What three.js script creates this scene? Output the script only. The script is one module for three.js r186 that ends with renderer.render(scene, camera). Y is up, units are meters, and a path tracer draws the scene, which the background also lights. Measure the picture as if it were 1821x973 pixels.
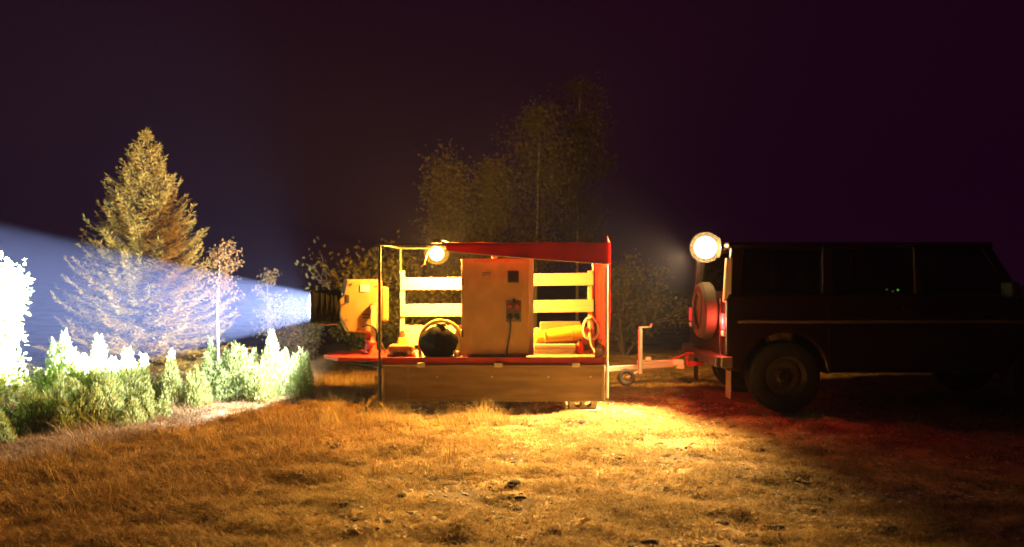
import * as THREE from 'three';
import { RoundedBoxGeometry } from 'three/addons/geometries/RoundedBoxGeometry.js';
import { Brush, Evaluator, SUBTRACTION } from 'three-bvh-csg';
import { mergeGeometries } from 'three/addons/utils/BufferGeometryUtils.js';

// ───────────── camera, sky, haze, exposure ─────────────
const scene = new THREE.Scene();
const camera = new THREE.PerspectiveCamera(37.6, 1821 / 973, 0.1, 600);
camera.position.set(0, 1.5, 0);
camera.lookAt(0, 1.5, -10);
camera.focus = 6.2;
camera.userData.fStop = 1.25;

const renderer = new THREE.WebGLRenderer({ antialias: true });
renderer.toneMapping = THREE.LinearToneMapping;
renderer.toneMappingExposure = 1.0;
renderer.shadowMap.enabled = true;

{ // an even, nearly black purple night sky
  const W = 64, H = 32, d = new Float32Array(W * H * 4);
  for (let i = 0; i < W * H; i++) d.set([0.0088, 0.0006, 0.0068, 1], i * 4);
  const t = new THREE.DataTexture(d, W, H, THREE.RGBAFormat, THREE.FloatType);
  t.mapping = THREE.EquirectangularReflectionMapping; t.magFilter = THREE.LinearFilter; t.needsUpdate = true;
  scene.background = t; scene.environment = t;
}
scene.fog = new THREE.FogExp2(new THREE.Color().setRGB(0.48, 0.55, 1.0), 0.0013);

// lamp strengths (candela) and colours, used by the lamps' builders below
const SODIUM = new THREE.Color().setRGB(1, 0.50, 0.075), HALOGEN = new THREE.Color().setRGB(1, 0.57, 0.17), ARC = new THREE.Color().setRGB(0.8, 0.88, 1.0);
const TRAILER_LAMP = 112, CAR_LAMP = 370, CAR_GLOBE = 4.5, BEAM = 36000, SPILL = 140, TAIL = 4;

// ───────────── helpers ─────────────
const V = (x, y, z) => new THREE.Vector3(x, y, z);
function rng(seed) { let a = seed >>> 0; return () => { a = (a + 0x6D2B79F5) >>> 0; let t = a; t = Math.imul(t ^ (t >>> 15), t | 1); t ^= t + Math.imul(t ^ (t >>> 7), t | 61); return ((t ^ (t >>> 14)) >>> 0) / 4294967296; }; }
const taken = {};
function numbered(n) { const k = taken[n] = (taken[n] ?? -1) + 1; return k ? n + '_' + String(k).padStart(3, '0') : n; }
function shade(o) { o.castShadow = o.receiveShadow = true; return o; }
function part(name, geo, mat, parent) { const m = shade(new THREE.Mesh(geo, mat)); m.name = name; parent.add(m); return m; }
function tag(o, label, category, group) { o.userData.label = label; o.userData.category = category; if (group) o.userData.group = group; return o; }
function thing(name, label, category, p, turn = 0, group) { const g = new THREE.Group(); g.name = numbered(name); g.position.copy(p); g.rotation.y = turn; scene.add(g); return tag(g, label, category, group); }
function structure(name, geo, mat) { const m = part(name, geo, mat, scene); m.userData.kind = 'structure'; return m; }
const lin = (r, g, b) => new THREE.Color().setRGB(r, g, b);
const std = (c, rough = 0.8, metal = 0, more = {}) => new THREE.MeshStandardMaterial({ color: c, roughness: rough, metalness: metal, ...more });
const box = (w, h, d, x = 0, y = 0, z = 0, r = 0.008) => new RoundedBoxGeometry(w, h, d, 2, Math.min(r, w / 2.2, h / 2.2, d / 2.2)).translate(x, y, z);
function rod(a, b, r, r2 = r, seg = 10) { // a tapered round bar from a to b
  const d = b.clone().sub(a), g = new THREE.CylinderGeometry(r2, r, d.length(), seg, 1);
  g.applyQuaternion(new THREE.Quaternion().setFromUnitVectors(V(0, 1, 0), d.clone().normalize()));
  return g.translate((a.x + b.x) / 2, (a.y + b.y) / 2, (a.z + b.z) / 2);
}
const hose = (pts, r, n = 40, closed = false) => new THREE.TubeGeometry(new THREE.CatmullRomCurve3(pts, closed), n, r, 8, closed);
const flat = (g) => { const n = g.index ? g.toNonIndexed() : g; for (const k of Object.keys(n.attributes)) if (!['position', 'normal', 'uv'].includes(k)) n.deleteAttribute(k); return n; };
const join = (...gs) => mergeGeometries(gs.flat().map(flat));

// value noise
const H = (x, y, s) => { let h = Math.imul(x, 374761393) + Math.imul(y, 668265263) + Math.imul(s, 974634541); h = Math.imul(h ^ (h >>> 13), 1274126177); return ((h ^ (h >>> 16)) >>> 0) / 4294967296; };
function noise(x, y, s = 1, period = 0) {
  const ix = Math.floor(x), iy = Math.floor(y), w = (n) => period ? ((n % period) + period) % period : n, f = (t) => t * t * (3 - 2 * t), u = f(x - ix), v = f(y - iy);
  const a = H(w(ix), w(iy), s), b = H(w(ix + 1), w(iy), s), c = H(w(ix), w(iy + 1), s), e = H(w(ix + 1), w(iy + 1), s);
  return (a + (b - a) * u) + ((c + (e - c) * u) - (a + (b - a) * u)) * v;
}
function texture(n, repeat, fn, srgb = true) { // fn(u, v) -> [r, g, b] linear 0..1
  const d = new Uint8Array(n * n * 4), enc = (x) => Math.round(255 * Math.min(1, Math.max(0, srgb ? (x <= 0.0031308 ? 12.92 * x : 1.055 * x ** (1 / 2.4) - 0.055) : x)));
  for (let y = 0; y < n; y++) for (let x = 0; x < n; x++) { const c = fn(x / n, y / n); const i = (y * n + x) * 4; d[i] = enc(c[0]); d[i + 1] = enc(c[1]); d[i + 2] = enc(c[2]); d[i + 3] = 255; }
  const t = new THREE.DataTexture(d, n, n); t.wrapS = t.wrapT = THREE.RepeatWrapping; t.magFilter = THREE.LinearFilter; t.repeat.set(repeat, repeat);
  if (srgb) t.colorSpace = THREE.SRGBColorSpace; t.needsUpdate = true; return t;
}
const fbm = (u, v, p, s, oct = 4) => { let a = 0, w = 0.5, t = 0; for (let o = 0; o < oct; o++) { a += w * noise(u * p, v * p, s + o, p); t += w; w *= 0.5; p *= 2; } return a / t; };

// ───────────── materials ─────────────
const scuff = (base, amount, s) => texture(256, 1, (u, v) => { const k = 1 - amount + 2 * amount * fbm(u, v, 8, s), sp = noise(u * 70, v * 70, s + 9, 70) > 0.9 ? 0.82 : 1; return base.map((c) => c * k * sp); });
const worn = (base, amount, rough, s, metal = 0) => new THREE.MeshStandardMaterial({ map: scuff(base, amount, s), roughness: rough, metalness: metal });
const M = {
  redPaint: worn([0.42, 0.022, 0.014], 0.25, 0.5, 3),
  redTarp: new THREE.MeshPhysicalMaterial({ map: scuff([0.34, 0.007, 0.011], 0.18, 5), roughness: 0.7, specularIntensity: 0.25, transmission: 0.22, side: THREE.DoubleSide }),
  galvanised: worn([0.5, 0.5, 0.48], 0.2, 0.45, 7, 0.55),
  olive: std(lin(0.035, 0.034, 0.02), 0.7),
  edging: worn([0.2, 0.16, 0.095], 0.35, 0.6, 37),
  darkSteel: std(lin(0.05, 0.05, 0.055), 0.5, 0.4),
  rackWood: worn([0.66, 0.58, 0.40], 0.16, 0.7, 11),
  panelWood: worn([0.19, 0.13, 0.06], 0.45, 0.75, 13),
  plank: worn([0.55, 0.46, 0.32], 0.2, 0.85, 15),
  cabinet: worn([0.44, 0.29, 0.13], 0.2, 0.5, 17),
  housing: worn([0.27, 0.175, 0.075], 0.12, 0.45, 19),
  black: std(lin(0.012, 0.012, 0.013), 0.6),
  blackSheet: new THREE.MeshPhysicalMaterial({ color: lin(0.004, 0.004, 0.006), roughness: 0.9, specularIntensity: 0.15 }),
  rubber: std(lin(0.016, 0.016, 0.017), 0.85),
  white: worn([0.74, 0.72, 0.66], 0.08, 0.6, 21),
  yellow: worn([0.72, 0.60, 0.06], 0.12, 0.6, 23),
  yellowCan: std(lin(0.74, 0.55, 0.04), 0.5),
  cardboard: worn([0.44, 0.30, 0.16], 0.12, 0.9, 25),
  sacking: worn([0.42, 0.30, 0.17], 0.25, 0.95, 27),
  orangeHose: std(lin(0.62, 0.18, 0.05), 0.6),
  concrete: worn([0.46, 0.42, 0.35], 0.2, 0.95, 29),
  carPaint: new THREE.MeshPhysicalMaterial({ color: lin(0.013, 0.0022, 0.003), roughness: 0.38, clearcoat: 0.6, clearcoatRoughness: 0.15 }),
  carTrim: std(lin(0.14, 0.12, 0.095), 0.45),
  rim: worn([0.10, 0.095, 0.09], 0.2, 0.5, 31, 0.4),
  glass: new THREE.MeshPhysicalMaterial({ color: lin(0.22, 0.25, 0.24), roughness: 0.03, transmission: 1 }),
  lens: new THREE.MeshPhysicalMaterial({ color: lin(1, 1, 1), roughness: 0.02, transmission: 1 }),
  chrome: std(lin(0.75, 0.74, 0.72), 0.25, 1),
  bark: worn([0.10, 0.075, 0.05], 0.3, 0.95, 33),
  birchBark: worn([0.5, 0.47, 0.41], 0.25, 0.85, 35),
  soil: null,
};
const leafMat = (trans = 0.35) => new THREE.MeshPhysicalMaterial({ color: 0xffffff, vertexColors: true, roughness: 0.95, transmission: trans, side: THREE.DoubleSide, specularIntensity: 0.3 });
const LEAF = leafMat(0.3), SOFT_LEAF = leafMat(0.5);

// ───────────── ground ─────────────
function groundHeight(X, Z) {
  const near = Math.exp(-((X / 9) ** 2) - ((Z - 8) / 9) ** 2);
  return 0.07 * near * (noise(X * 0.9, Z * 0.9, 51) - 0.5) + 0.055 * near * (noise(X * 2.7, Z * 3.3, 52) - 0.5) + 0.045 * near * (noise(X * 7, Z * 8, 53) - 0.5) - 0.03;
}
{
  const cols = 420, rows = 400, pos = [], uv = [], idx = [];
  const warp = (t, c, fine, far) => c + fine * t + (far - fine) * Math.sign(t) * Math.abs(t) ** 7;
  for (let j = 0; j <= rows; j++) for (let i = 0; i <= cols; i++) {
    const X = warp(i / cols * 2 - 1, 0, 11, 95), Z = warp(j / rows * 2 - 1, 9, 9, 95);
    pos.push(X, groundHeight(X, Z), -Z); uv.push(X / 3, Z / 3);
  }
  for (let j = 0; j < rows; j++) for (let i = 0; i < cols; i++) { const a = j * (cols + 1) + i, b = a + 1, c = a + cols + 1, d = c + 1; idx.push(a, b, d, a, d, c); }
  const g = new THREE.BufferGeometry(); g.setAttribute('position', new THREE.Float32BufferAttribute(pos, 3)); g.setAttribute('uv', new THREE.Float32BufferAttribute(uv, 2)); g.setIndex(idx); g.computeVertexNormals();
  const tone = (u, v) => { // matted straw over sandy soil, darker earth showing in patches, pale grit
    const straw = fbm(u, v, 12, 61, 5), patch = fbm(u, v, 4, 71, 4), fibre = noise(u * 150 + 4 * noise(u * 9, v * 9, 5, 9), v * 40, 81, 0), grit = noise(u * 230, v * 230, 83, 230);
    let k = 0.40 + 0.75 * (straw - 0.5) + 0.28 * (fibre - 0.5);
    const earth = Math.min(1, Math.max(0, (0.49 - patch) * 8 + (0.47 - straw) * 3));
    let c = [0.44 * k + 0.12, 0.31 * k + 0.078, 0.125 * k + 0.028];
    c = c.map((x, i) => x * (1 - 0.72 * earth) + [0.06, 0.043, 0.026][i] * 0.72 * earth);
    return grit > 0.93 ? c.map((x) => x * 1.45 + 0.04) : grit < 0.06 ? c.map((x) => x * 0.5) : c;
  };
  const map = texture(1024, 1, tone), bump = texture(1024, 1, (u, v) => { const k = tone(u, v)[0] * 1.7; return [k, k, k]; }, false);
  structure('ground', g, new THREE.MeshStandardMaterial({ map, bumpMap: bump, bumpScale: 0.035, roughness: 0.95 }));
}

// ───────────── foliage builders ─────────────
class Leaves {
  constructor() { this.p = []; this.c = []; }
  leaf(o, d, l, w, n, c) { // a diamond leaf at o, pointing along d, width w across
    const s = V().crossVectors(d, n); if (s.lengthSq() < 1e-6) s.set(1, 0, 0); s.normalize().multiplyScalar(w / 2);
    const m = o.clone().addScaledVector(d, l * 0.45), t = o.clone().addScaledVector(d, l);
    for (const q of [o, V().addVectors(m, s), t, o, t, V().subVectors(m, s)]) { this.p.push(q.x, q.y, q.z); this.c.push(c[0], c[1], c[2]); }
  }
  build(name, mat, parent) {
    const g = new THREE.BufferGeometry(); g.setAttribute('position', new THREE.Float32BufferAttribute(this.p, 3)); g.setAttribute('color', new THREE.Float32BufferAttribute(this.c, 3)); g.computeVertexNormals();
    return part(name, g, mat, parent);
  }
}
const dirOf = (az, el) => V(Math.cos(az) * Math.cos(el), Math.sin(el), Math.sin(az) * Math.cos(el));
const anyDir = (r) => { const z = r() * 2 - 1, a = r() * 6.2832, q = Math.sqrt(1 - z * z); return V(q * Math.cos(a), z, q * Math.sin(a)); };
const tint = (c, r, a = 0.25) => { const k = 1 - a + 2 * a * r(); return [c[0] * k * (0.93 + 0.14 * r()), c[1] * k, c[2] * k]; };

function conifer(name, label, group, X, Z, h, R, color, seed, density = 1) {
  const t = thing(name, label, 'tree', V(X, groundHeight(X, Z), -Z), 0, group), r = rng(seed), L = new Leaves(), wood = [];
  part('trunk', rod(V(0, -0.05, 0), V(0.02, h * 0.96, 0), 0.03 * h * 0.6, 0.006, 9), M.bark, t);
  const levels = Math.round(52 * density);
  for (let i = 0; i < levels; i++) {
    const f = (i + r()) / levels, y = h * (0.05 + 0.93 * f), n = f > 0.9 ? 4 : 8, off = r() * 6.28;
    for (let k = 0; k < n; k++) {
      const az = off + k / n * 6.2832 + (r() - 0.5) * 0.7, len = 1.06 * R * (1 - f) ** 0.82 * (0.62 + 0.34 * r() + 0.38 * noise(az * 1.3 + 20, f * 11, seed) + (r() < 0.07 ? 0.2 : 0));
      const el0 = -0.22 + 0.75 * f + (r() - 0.5) * 0.25, up = 0.75 + 0.3 * r(), steps = Math.max(4, Math.round(len / 0.055));
      let q = V(0, y, 0); const start = q.clone();
      for (let s = 0; s < steps; s++) {
        const u = s / steps, d = dirOf(az, el0 + up * u * u), side = V(-Math.sin(az), 0, Math.cos(az));
        q = q.clone().addScaledVector(d, len / steps);
        if (u < 0.14) continue;
        const tw = 0.025 + Math.min(0.2 * R, 0.4 * len) * (1 - u) * (0.6 + 0.4 * r());
        for (const sg of [-1, 1]) {
          const td = d.clone().multiplyScalar(0.75).addScaledVector(side, sg * (0.5 + 0.5 * r())).add(V(0, (r() - 0.55) * 0.45, 0)).normalize(), m = Math.max(3, Math.round(tw / 0.021));
          for (let j = 0; j < m; j++) L.leaf(q.clone().addScaledVector(td, tw * j / m), td.clone().addScaledVector(anyDir(r), 0.6).normalize(), 0.045 + 0.045 * r(), 0.010 + 0.011 * r(), anyDir(r), tint(color, r, 0.35));
        }
        L.leaf(q, d.clone().addScaledVector(anyDir(r), 0.35).normalize(), 0.06 + 0.05 * r(), 0.014, anyDir(r), tint(color, r, 0.3));
      }
      if (len > 0.25) wood.push(rod(start, q, 0.010 + 0.008 * len, 0.002, 4));
    }
  }
  for (let k = 0; k < 60; k++) L.leaf(V(0.02, h * (0.93 + 0.06 * r()), 0), dirOf(r() * 6.28, 0.9 + 0.5 * r()), 0.09, 0.025, anyDir(r), tint(color, r, 0.3));
  part('branches', join(wood), M.bark, t);
  L.build('crown', LEAF, t);
  return t;
}
function coneShrub(label, group, X, Z, h, R, spires, color, seed) { // a clump of upright flame-shaped sprays
  const t = thing('cone_shrub', label, 'shrub', V(X, groundHeight(X, Z), -Z), 0, group), r = rng(seed), L = new Leaves(), wood = [];
  for (let s = 0; s < spires; s++) {
    const a = s ? r() * 6.2832 : 0, q = s ? R * (0.25 + 0.5 * r()) : 0, sx = Math.cos(a) * q, sz = Math.sin(a) * q, sh = s ? h * (0.5 + 0.42 * r()) : h, sr = R * (s ? 0.36 + 0.16 * r() : 0.52), lean = V(Math.cos(a) * q * 0.35, 0, Math.sin(a) * q * 0.35), n = Math.round(2000 * sh * (sr / 0.2));
    wood.push(rod(V(sx * 0.3, 0, sz * 0.3), V(sx, sh * 0.8, sz), 0.012, 0.004, 5));
    for (let i = 0; i < n; i++) {
      const f = 1 - Math.sqrt(1 - r() * 0.995), az = r() * 6.2832, lump = 0.7 + 0.55 * noise(az * 1.6 + s * 9, f * sh * 9, seed);
      const prof = Math.min(1, f * 5 + 0.45) * (1 - f) ** 0.95, rad = sr * prof * lump * Math.pow(r(), 0.32);
      const o = V(sx + lean.x * f + Math.cos(az) * rad, f * sh * 0.97, sz + lean.z * f + Math.sin(az) * rad);
      L.leaf(o, dirOf(az + (r() - 0.5), 0.9 + 0.6 * r()), 0.032 + 0.035 * r(), 0.010 + 0.010 * r(), anyDir(r), tint(color, r, 0.28));
    }
  }
  part('stem', join(wood), M.bark, t); L.build('foliage', SOFT_LEAF, t);
  return t;
}
// a broad-leaved tree: limbs that fork, leaves (or bare twigs) at the ends
function broadTree(name, label, group, category, X, Z, o) {
  const t = thing(name, label, category, V(X, groundHeight(X, Z), -Z), 0, group), r = rng(o.seed), L = new Leaves(), trunk = [], limbs = [];
  const grow = (p, d, len, rad, depth) => {
    let q = p, dir = d.clone(); const seg = depth === o.depth ? 4 : 2;
    for (let s = 0; s < seg; s++) {
      dir = dir.clone().addScaledVector(anyDir(r), depth === o.depth ? o.wobble * 0.4 : o.wobble).add(V(0, o.rise, 0)).normalize();
      const e = q.clone().addScaledVector(dir, len / seg), r0 = rad * (1 - 0.35 * s / seg), r1 = rad * (1 - 0.35 * (s + 1) / seg);
      (depth >= o.depth ? trunk : limbs).push(rod(q, e, r0, r1, depth >= o.depth ? 9 : 4)); q = e;
      if (depth === o.depth && s >= 1) for (let k = 0; k < o.side; k++) { const az = r() * 6.28; grow(q, dirOf(az, o.spread * (0.5 + r())), len * (0.3 + 0.22 * r()), rad * 0.4, depth - 1); }
      if (depth <= 1 && o.leaves) for (let k = 0; k < o.leaves; k++) {
        const c = q.clone().addScaledVector(anyDir(r), o.puff * (0.3 + 0.7 * r())); if (c.y < o.low) continue;
        L.leaf(c, anyDir(r), o.leaf * (0.6 + 0.7 * r()), o.leaf * 0.55, anyDir(r), tint(o.color, r, 0.3));
      }
    }
    if (depth > 0) for (let k = 0; k < o.forks; k++) { const dd = dir.clone().addScaledVector(anyDir(r), o.open).add(V(0, 0.15, 0)).normalize(); grow(q, dd, len * (0.55 + 0.3 * r()), rad * 0.55, depth - 1); }
  };
  for (let s = 0; s < (o.stems ?? 1); s++) grow(V(0, -0.04, 0), o.stems > 1 ? dirOf(s / o.stems * 6.28 + r(), 1.0 + 0.4 * r()) : V(o.lean ?? 0, 1, 0).normalize(), o.len, o.rad, o.depth);
  part('trunk', join(trunk), o.bark ?? M.bark, t);
  if (limbs.length) part('branches', join(limbs), o.bark ?? M.bark, t);
  if (L.p.length) L.build('crown', LEAF, t);
  return t;
}

// a slim tree: one straight trunk, short side branches, a loose crown of leaf clumps
function slimTree(name, label, group, X, Z, o) {
  const t = thing(name, label, 'tree', V(X, groundHeight(X, Z), -Z), 0, group), r = rng(o.seed), L = new Leaves(), limbs = [], trunk = [], n = 7;
  const spine = []; let q = V(0, -0.04, 0); for (let i = 0; i <= n; i++) { spine.push(q); q = q.clone().add(V((o.lean ?? 0) * o.h / n + (r() - 0.5) * 0.03 * o.h / n * 3, o.h / n, (r() - 0.5) * 0.05)); }
  const on = (f) => { const k = Math.min(n - 1, Math.floor(f * n)); return spine[k].clone().lerp(spine[k + 1], f * n - k); };
  for (let i = 0; i < n; i++) trunk.push(rod(spine[i], spine[i + 1], o.rad * (1 - 0.85 * i / n), o.rad * (1 - 0.85 * (i + 1) / n), 8));
  for (let b = 0; b < o.branches; b++) { // each side branch ends in a ragged clump of leaves
    const f = o.base + (0.97 - o.base) * r(), az = r() * 6.2832, u = (f - o.base) / (1 - o.base), len = o.R * (0.3 + 0.9 * r()) * Math.sin(Math.PI * Math.min(1, 0.3 + 0.68 * u)) ** 0.6, a = on(f), mid = a.clone().addScaledVector(dirOf(az, 0.2 + 0.7 * r()), len * 0.55), e = mid.clone().addScaledVector(dirOf(az + 1.4 * (r() - 0.5), 0.1 + 0.9 * r()), len * 0.5), big = 0.5 + r();
    limbs.push(rod(a, mid, o.rad * 0.22, o.rad * 0.14, 4), rod(mid, e, o.rad * 0.14, o.rad * 0.04, 4));
    for (let k = 0; k < o.leaves * big; k++) { const c = (r() < 0.3 ? a.clone().lerp(mid, 0.3 + 0.7 * r()) : mid.clone().lerp(e, r())).addScaledVector(anyDir(r), o.puff * big * r() ** 0.5); L.leaf(c, anyDir(r), o.leaf * (0.6 + 0.7 * r()), o.leaf * 0.6, anyDir(r), tint(o.color, r, 0.35)); }
  }
  part('trunk', join(trunk), o.bark ?? M.bark, t); part('branches', join(limbs), M.bark, t); L.build('crown', LEAF, t);
  return t;
}

// ───────────── trailer ─────────────
const NZ = 8.85, FZ = 10.2, DECK = 0.53;                   // near side, far side, deck height
const trailer = thing('flatbed_trailer', 'small red flatbed trailer with slatted side rack and lowered brown side board', 'trailer', V(-0.2, 0, -9.525));
{
  const T = trailer, ox = 0.2, oz = 9.525, at = (X, h, Z) => V(X + ox, h, oz - Z);   // metres of the place -> the trailer's own axes
  // deck planks
  for (let k = 0; k < 6; k++) { const b = part('deck_plank', box(2.44, 0.026, 0.214, 0, 0, 0, 0.004), M.plank, T); b.position.copy(at(-0.2, DECK - 0.013, NZ + 0.145 + k * 0.222)); }
  const rail = (a, b, w, h) => { const d = b.clone().sub(a), g = box(Math.abs(d.x) + w, h, Math.abs(d.z) + w, (a.x + b.x) / 2, a.y, (a.z + b.z) / 2, 0.006); return g; };
  part('deck_rail', rail(at(-1.42, 0.535, NZ + 0.012), at(1.02, 0.535, NZ + 0.012), 0.03, 0.085), M.redPaint, T);
  part('deck_rail', rail(at(-1.42, 0.505, FZ), at(1.02, 0.505, FZ), 0.035, 0.075), M.redPaint, T);
  part('chassis', join(box(2.5, 0.09, 0.07, 0, 0.42, 0.4), box(2.5, 0.09, 0.07, 0, 0.42, -0.4), box(0.07, 0.085, 1.25, -1.1, 0.425, 0), box(0.07, 0.085, 1.25, 1.1, 0.425, 0), rod(V(0.05, 0.28, -0.62), V(0.05, 0.28, 0.55), 0.03), box(0.5, 0.05, 0.06, 0.05, 0.33, 0.4), box(0.5, 0.05, 0.06, 0.05, 0.33, -0.4)), M.darkSteel, T);
  // lowered side board with metal edges and bolts
  const sb = part('side_board', box(2.42, 0.365, 0.022, 0, 0, 0, 0.004), M.panelWood, T); sb.position.copy(at(-0.2, 0.297, NZ - 0.032));
  for (const y of [-0.19, 0.19]) part('edge_strip', box(2.44, 0.02, 0.03, 0, y, 0, 0.004), M.edging, sb);
  for (const x of [-1.2, 1.2, -0.94]) part('edge_strip', box(0.028, 0.36, 0.032, x, 0, 0, 0.004), M.edging, sb);
  for (const x of [-0.62, -0.02, 0.6, 1.06]) part('bolt', new THREE.SphereGeometry(0.012, 8, 6).scale(1, 1, 0.5).translate(x, 0.07, 0.014), M.galvanised, sb);
  for (const x of [-0.8, 0.05, 0.9]) part('hinge', box(0.09, 0.05, 0.04, x, 0.2, 0.004, 0.006), M.galvanised, sb);
  // wheels behind the board
  for (const z of [0.57, -0.66]) {
    const w = part('wheel', new THREE.TorusGeometry(0.2, 0.075, 12, 28), M.rubber, T); w.position.set(0.05, 0.275, z);
    part('rim', new THREE.LatheGeometry([[0.0, 0.02], [0.06, 0.03], [0.1, 0.0], [0.14, 0.02], [0.16, 0.045]].map((p) => new THREE.Vector2(...p)), 20).rotateX(Math.PI / 2), M.rim, w);
  }
  // frame posts and roof bars of the canopy
  const posts = [[-1.455, NZ - 0.02, 0.10, 1.83, M.olive], [1.045, NZ - 0.02, 0.13, 1.80, M.galvanised], [-1.42, FZ + 0.03, 0.45, 1.83, M.olive], [1.035, FZ + 0.03, 0.45, 1.83, M.galvanised]];
  for (const [X, Z, y0, y1, m] of posts) part('frame_post', rod(at(X, y0, Z), at(X, y1, Z), 0.017), m, T);
  part('roof_bar', rod(at(-1.455, 1.82, NZ - 0.02), at(1.045, 1.80, NZ - 0.02), 0.012), M.olive, T);
  part('roof_bar', rod(at(-1.42, 1.82, FZ + 0.03), at(1.035, 1.82, FZ + 0.03), 0.012), M.olive, T);
  part('roof_bar', rod(at(-1.44, 1.82, NZ - 0.02), at(-1.42, 1.82, FZ + 0.03), 0.012), M.olive, T);
  part('roof_bar', rod(at(-0.6, 1.815, NZ - 0.02), at(-0.6, 1.82, FZ + 0.03), 0.012), M.olive, T);
  // slatted racks on the far side
  const rack = (X0, X1, ys, tilt) => {
    const g = new THREE.Group(); g.name = 'side_rack'; g.position.copy(at((X0 + X1) / 2, 0, FZ - 0.04)); T.add(g);
    for (const y of ys) { const b = part('rack_board', box(X1 - X0, 0.155, 0.028, 0, 0, 0, 0.006), M.rackWood, g); b.position.y = y; b.rotation.z = tilt; }
    for (const x of [-(X1 - X0) / 2 + 0.02, (X1 - X0) / 2 - 0.04]) part('rack_post', box(0.055, 1.03, 0.04, x, 1.02, -0.038, 0.006), M.rackWood, g);
    return g;
  };
  rack(-1.41, -0.56, [1.372, 1.036], 0.004);
  rack(0.2, 1.03, [1.425, 1.087], 0.012);
  const ll = part('lower_board', box(0.86, 0.25, 0.026, 0, 0, 0, 0.006), M.rackWood, T); ll.position.copy(at(-0.985, 0.72, FZ - 0.04));
  const lr = part('lower_board', box(0.84, 0.22, 0.026, 0, 0, 0, 0.006), M.rackWood, T); lr.position.copy(at(0.62, 0.705, FZ - 0.04));
  // rear platform that carries the searchlight
  const pl = new THREE.Shape(); pl.moveTo(0, 0.48); pl.lineTo(0, -0.48); pl.lineTo(-0.55, -0.42); pl.lineTo(-0.78, -0.12); pl.lineTo(-0.78, 0.12); pl.lineTo(-0.55, 0.42); pl.closePath();
  const pg = part('rear_platform', new THREE.ExtrudeGeometry(pl, { depth: 0.035, bevelEnabled: true, bevelSize: 0.006, bevelThickness: 0.006, bevelSegments: 1 }).rotateX(-Math.PI / 2), M.redPaint, T); pg.position.copy(at(-1.455, 0.495, 9.68));
  part('platform_stay', rod(at(-1.45, 0.42, 9.2), at(-1.95, 0.485, 9.3), 0.014), M.darkSteel, T); part('platform_stay', rod(at(-1.45, 0.42, 9.7), at(-1.95, 0.485, 9.6), 0.014), M.darkSteel, T);
  // drawbar, coupling, jockey wheel
  const bar = (a, b, w) => { const g = box(b.clone().sub(a).length(), w, w * 0.8, 0, 0, 0, 0.008), m = part('drawbar', g, M.galvanised, T); m.position.copy(a.clone().add(b).multiplyScalar(0.5)); m.rotation.z = Math.atan2(b.y - a.y, b.x - a.x); m.rotation.y = 0; return m; };
  bar(at(0.7, 0.345, 9.45), at(1.93, 0.435, 9.45), 0.06);
  part('drawbar_brace', box(0.42, 0.045, 0.05, 0, 0, 0, 0.006), M.galvanised, T).position.copy(at(1.68, 0.462, 9.45));
  const cp = part('coupling_head', join(box(0.13, 0.075, 0.1, 0, 0, 0, 0.02), box(0.09, 0.05, 0.085, 0.03, -0.05, 0, 0.018)), M.white, T); cp.position.copy(at(1.95, 0.455, 9.45));
  part('coupling_handle', rod(V(-0.1, 0.02, 0), V(0.12, 0.11, 0), 0.013), M.redPaint, cp); part('coupling_handle', rod(V(0.12, 0.11, 0), V(0.19, 0.105, 0), 0.016), M.redPaint, cp);
  part('jockey_tube', rod(at(1.5, 0.33, 9.4), at(1.5, 0.85, 9.4), 0.026), M.galvanised, T);
  const cr = part('jockey_crank', join(rod(at(1.5, 0.85, 9.4), at(1.5, 0.875, 9.4), 0.02), rod(at(1.5, 0.868, 9.4), at(1.62, 0.875, 9.4), 0.009), rod(at(1.62, 0.87, 9.4), at(1.63, 0.915, 9.4), 0.012)), M.galvanised, T);
  const jw = part('jockey_wheel', new THREE.TorusGeometry(0.075, 0.028, 10, 22), M.rubber, T); jw.position.copy(at(1.34, 0.285, 9.4));
  part('jockey_bracket', rod(at(1.34, 0.285, 9.4), at(1.49, 0.36, 9.4), 0.014), M.galvanised, T);
  part('grease_cap', new THREE.CylinderGeometry(0.032, 0.036, 0.035, 14), M.white, T).position.copy(at(1.6, 0.5, 9.44));
  // prop stand under the board
  part('prop_stand', join(rod(at(-0.2, -0.01, 8.99), at(-0.2, 0.42, 8.99), 0.016), rod(at(-0.27, -0.02, 8.93), at(-0.2, 0.16, 8.99), 0.01), rod(at(-0.13, -0.02, 8.93), at(-0.2, 0.16, 8.99), 0.01)), M.galvanised, T);
}
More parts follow.
